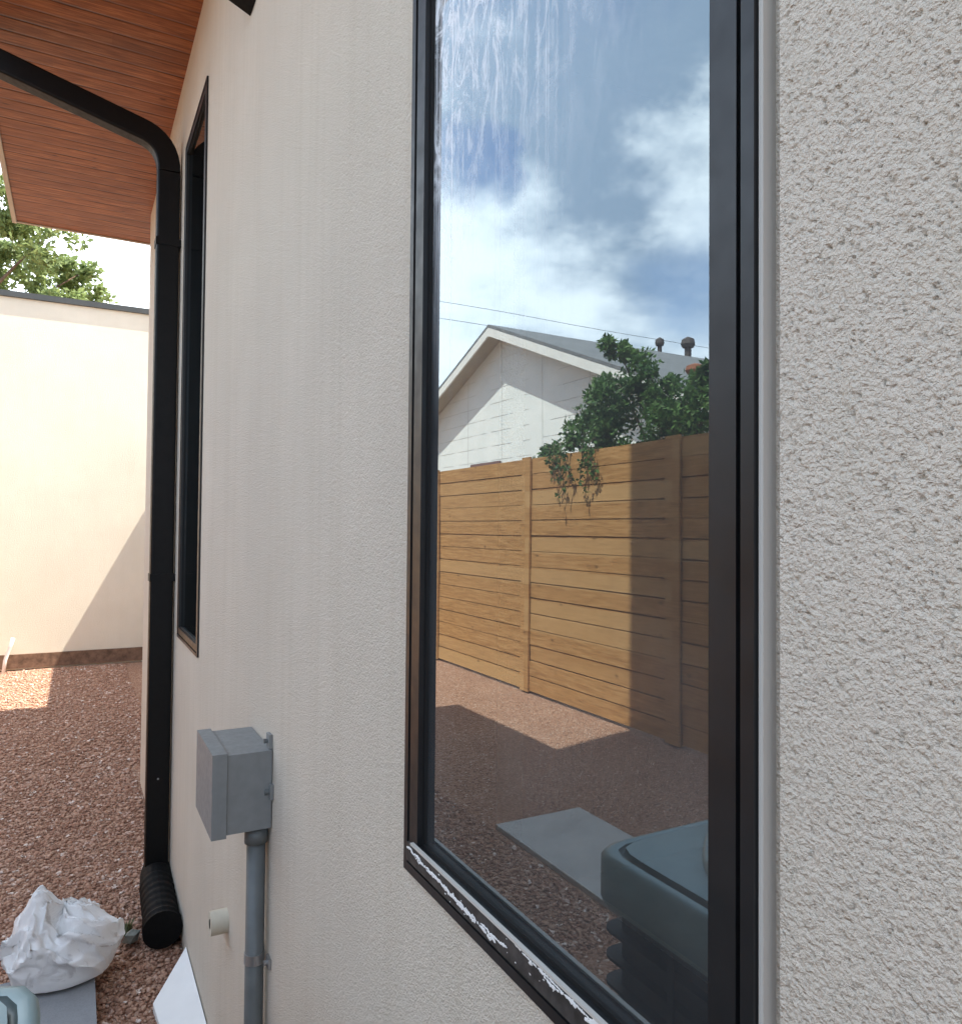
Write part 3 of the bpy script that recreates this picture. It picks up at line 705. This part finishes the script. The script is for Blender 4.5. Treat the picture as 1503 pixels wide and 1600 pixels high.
fb = obj('fan_blades', bm, 'ac_paint', ac); md = fb.modifiers.new('s', 'SOLIDIFY'); md.thickness = .003
bm = bmesh.new(); bmesh.ops.create_cone(bm, cap_ends=True, segments=24, radius1=.07, radius2=.06, depth=.12, matrix=Matrix.Translation((cx, cy, AZ - .12))); obj('fan_motor', bm, 'ac_dark', ac)
pd = box('equipment_pad', (-.92, .06, .12, 1.16, -.02, .0495), 'pad', bevel=.008); tag(pd, 'grey concrete pad under the air conditioning unit', 'pad')

# ================================================================= WOODEN FENCE
fe = thing('wooden_fence', 'tall new horizontal board fence of honey coloured pine', 'fence')
PYS = [5.905 + 1.93 * k for k in range(-5, 2)] 
FX = -2.90
edges = [-5.6] + [p for p in PYS] + [9.02]
for a_, b_ in zip(edges, edges[1:]):
    bm = bmesh.new(); z = .02; k = 0
    while z < 2.09:
        h_ = min(.14, 2.125 - z); off = random.uniform(-.004, .004); sk_ = random.uniform(-.003, .003)
        vs = bx(bm, FX - .02 + off, FX + off, a_ + .004, b_ - .004, z, z + h_ - random.uniform(.004, .011))
        for v_ in vs:
            if v_.co.y > (a_ + b_) / 2: v_.co.z += sk_
        z += .14; k += 1
    bx(bm, FX - .025, FX - .0245, a_ + .004, b_ - .004, .02, 2.12)  # thin backing sheet added so no light shows through the gaps
    obj('board_panel', bm, 'fence', fe, bevel=0)
for p in PYS:
    box('post', (FX - .115, FX - .026, p - .045, p + .045, 0, 2.08), 'post_wood', fe)
    box('trim_board', (FX + .006, FX + .024, p - .07, p + .07, .01, 2.13), 'fence', fe, bevel=.002)


# ================================================================= FOLIAGE
def leaf_mesh(centers, radii, per, size, seed, aspect=.5, droop=0, flat=1.0):
    g_ = np.random.default_rng(seed); Vs = []; n = 0
    C = np.repeat(np.asarray(centers), per, 0); Rr = np.repeat(np.asarray(radii), per)[:, None]
    d = g_.normal(size=(len(C), 3)); d /= np.linalg.norm(d, axis=1)[:, None]
    P = C + d * Rr * (g_.uniform(0, 1, (len(C), 1)) ** .45) * np.array([1, 1, flat])
    ax = g_.normal(size=P.shape); ax[:, 2] -= droop; ax /= np.linalg.norm(ax, axis=1)[:, None]
    t = np.cross(ax, g_.normal(size=P.shape)); t /= np.linalg.norm(t, axis=1)[:, None]
    s = (g_.uniform(.6, 1.3, len(P)) * size)[:, None]; nrm = np.cross(ax, t)
    a_ = P; b_ = P + ax * s * .45 + t * s * aspect * .5 + nrm * s * .08; c_ = P + ax * s; e_ = P + ax * s * .45 - t * s * aspect * .5 + nrm * s * .08
    V = np.stack([a_, b_, c_, e_], 1).reshape(-1, 3); F = np.arange(len(P) * 4).reshape(-1, 4); return V, F
def limb_bm(bm, p, q, r0, r1, bend=.1):
    p, q = Vector(p), Vector(q); mid = (p + q) / 2 + Vector((random.uniform(-1, 1), random.uniform(-1, 1), random.uniform(-.3, .3))) * bend
    pts = arc(p, mid, q, 6); n_ = len(pts)
    sweep(bm, pts, [circ(r0 + (r1 - r0) * i / (n_ - 1), 7) for i in range(n_)], up=Vector((.3, .9, .2)))
def tree(name, label, base, trunk_top, crown, per, size, leaf, seed, r0=.12, flat=.8):
    random.seed(seed); t = thing(name, label, 'tree')
    bm = bmesh.new(); limb_bm(bm, base, trunk_top, r0, r0 * .55, .25)
    for (c, r_) in crown[::2]: limb_bm(bm, trunk_top, c, r0 * .45, r0 * .06, .3)
    obj('trunk', bm, 'bark', t, smooth=True)
    cs = []; rs = []; g_ = np.random.default_rng(seed)
    for (c, r_) in crown:
        for k in range(9):
            d = g_.normal(size=3); d /= np.linalg.norm(d); cs.append(np.array(c) + d * r_ * g_.uniform(.35, 1.0) * np.array([1, 1, flat])); rs.append(r_ * g_.uniform(.22, .42))
    V, F = leaf_mesh(cs, rs, per, size, seed + 1); from_np('crown', V, F, leaf, t); return t
# pale tree behind the cream wall
cr = []
g_ = random.Random(5)
for i in range(52):
    x = g_.uniform(-4.6, .25); top = 6.8 - max(0, (x + .5)) * 1.3 ; cr.append(((x, 15 + g_.uniform(-1.2, 1.2), g_.uniform(4.2, top)), g_.uniform(.42, .75)))
tree('leafy_tree', 'pale green open crowned tree rising behind the cream wall', (-2.6, 15.2, 0), (-2.4, 15.1, 3.4), cr, 85, .125, 'leaf_far', 5, .16)
# shrub-like tree between the fence and the neighbour's house
cr = []
for (x, y, z, r_) in [(-3.8, 6.3, 2.3, .36), (-3.8, 6.0, 2.6, .38), (-3.7, 5.6, 2.85, .36), (-3.7, 5.45, 2.4, .45), (-3.8, 5.2, 2.75, .3), (-3.7, 4.9, 2.35, .45), (-3.7, 4.5, 2.45, .42), (-3.8, 4.1, 2.5, .42), (-3.8, 3.6, 2.45, .45), (-3.7, 3.1, 2.5, .45), (-3.75, 4.35, 2.75, .2), (-3.7, 5.9, 2.3, .3), (-3.7, 5.6, 3.15, .16), (-3.7, 6.7, 2.3, .2), (-3.8, 4.8, 2.65, .35), (-3.8, 3.9, 2.65, .4), (-3.7, 5.2, 2.0, .4), (-3.7, 4.2, 1.9, .5)]: cr.append(((x, y, z), r_))
tree('bushy_tree', 'dark green bushy tree growing above the wooden fence', (-3.7, 5.0, 0), (-3.75, 5.0, 1.5), cr, 130, .058, 'leaf_dark', 11, .07, .9)
# vines spilling over the fence
vt = thing('climbing_vine', 'green vine tendrils hanging over the top of the wooden fence', 'vine')
bm = bmesh.new(); cs = []; rs = []; random.seed(3)
for i, (y0, ln_) in enumerate([(5.42, .25), (5.33, .42), (5.22, .3), (5.0, .38), (4.86, .30), (4.95, .18), (5.5, .14)]):
    p = [Vector((-3.0, y0 + .1, 2.2)), Vector((-2.86, y0, 2.2))]
    n_ = 7
    for k in range(1, n_ + 1):
        p.append(Vector((-2.85 + random.uniform(-.01, .03), y0 + random.uniform(-.03, .03) - .04 * k / n_, 2.18 - ln_ * k / n_)))
    sweep(bm, p, circ(.0035, 5), up=Vector((.2, .9, .3)))
    for q in p[1:]: cs.append(tuple(q)); rs.append(.03)
    cs.append((-2.92, y0 + .05, 2.22)); rs.append(.06)
obj('stem', bm, 'bark', vt)
V, F = leaf_mesh(cs, rs, 6, .045, 9, .55, .6); from_np('foliage', V, F, 'leaf_dark', vt)

# ================================================================= NEIGHBOUR'S HOUSE
nh = thing('neighbour_house', 'single storey white sided house with a grey shingle gable roof beyond the fence', 'house')
PYK, PZ, SL = 10.79, 4.80, .385; HS = 5.6; GX = -5.15; WXN = -5.52
def roof_slope(sgn, mat, name, dz0, dz1, x0, x1, hs=HS, y_in=0):
    bm = bmesh.new(); pts = []
    for yy in (y_in, hs):
        for dz in (dz0, dz1): pts.append((PYK + sgn * yy, PZ - yy * SL + dz))
    quad = [pts[0], pts[1], pts[3], pts[2]]
    A = [bm.verts.new((x0, y, z)) for y, z in quad]; B_ = [bm.verts.new((x1, y, z)) for y, z in quad]
    bm.faces.new(A); bm.faces.new(B_)
    for i in range(4): bm.faces.new((A[i], A[(i + 1) % 4], B_[(i + 1) % 4], B_[i]))
    return obj(name, bm, mat, nh)
for s_ in (-1, 1):
    roof_slope(s_, 'shingle', 'roof', -.05, 0, -16, GX - .001)
    roof_slope(s_, 'eave', 'eave_lining', -.075, -.052, -16, GX - .03, HS - .05)
    roof_slope(s_, 'shingle_trim', 'rake_board', -.19, -.054, GX - .028, GX)
bm = bmesh.new(); hw = 5.1; zt = PZ - .078
pts = [(PYK - hw, 0), (PYK - hw, zt - hw * SL), (PYK, zt), (PYK + hw, zt - hw * SL), (PYK + hw, 0)]
A = [bm.verts.new((WXN, y, z)) for y, z in pts]; B_ = [bm.verts.new((-15.6, y, z)) for y, z in pts]
bm.faces.new(A); bm.faces.new(B_)
for i in range(5): bm.faces.new((A[i], A[(i + 1) % 5], B_[(i + 1) % 5], B_[i]))
obj('siding_wall', bm, 'siding', nh)
for (y0, y1, z0, z1) in ((11.0, 12.05, 1.2, 2.62), (8.15, 8.75, 1.3, 2.62)):
    bm = bmesh.new(); x = WXN + .003
    bx(bm, x, x + .03, y0, y0 + .06, z0, z1); bx(bm, x, x + .03, y1 - .06, y1, z0, z1); bx(bm, x, x + .03, y0 + .06, y1 - .06, z0, z0 + .06); bx(bm, x, x + .03, y0 + .06, y1 - .06, z1 - .06, z1)
    wf = obj('window', bm, 'shutter', nh); box('pane', (x + .001, x + .01, y0 + .061, y1 - .061, z0 + .061, z1 - .061), 'shutter', wf)
def vent(x, y, z, h_, r_, mat):
    bm = bmesh.new(); sweep(bm, [(x, y, z), (x, y, z + h_ * .65)], circ(r_ * .6, 12), up=Vector((1, 0, 0)))
    sweep(bm, [(x, y, z + h_ * .6), (x, y, z + h_ * .72), (x, y, z + h_ * .9), (x, y, z + h_)], [circ(r_, 12), circ(r_ * 1.25, 12), circ(r_ * 1.1, 12), circ(r_ * .3, 12)], up=Vector((1, 0, 0)))
    return obj('roof_vent', bm, mat, nh)
vent(-8.85, 10.9, 4.72, .38, .07, 'vent'); vent(-9.55, 10.9, 4.70, .50, .11, 'vent')
vent(-5.9, 6.9, 3.22, .30, .10, 'rust')

# overhead cables
for k, (z, lab) in enumerate(((8.05, 'upper thin black overhead cable crossing the sky'), (7.55, 'lower thin black overhead cable crossing the sky'))):
    bm = bmesh.new(); pts = [(-60 + 80 * i / 24, 20, z + .9 * ((i / 12 - 1) ** 2)) for i in range(25)]
    sweep(bm, pts, circ(.007, 6), up=Vector((0, 0, 1))); tag(obj('overhead_cable', bm, 'cable'), lab, 'cable', 'overhead cables')
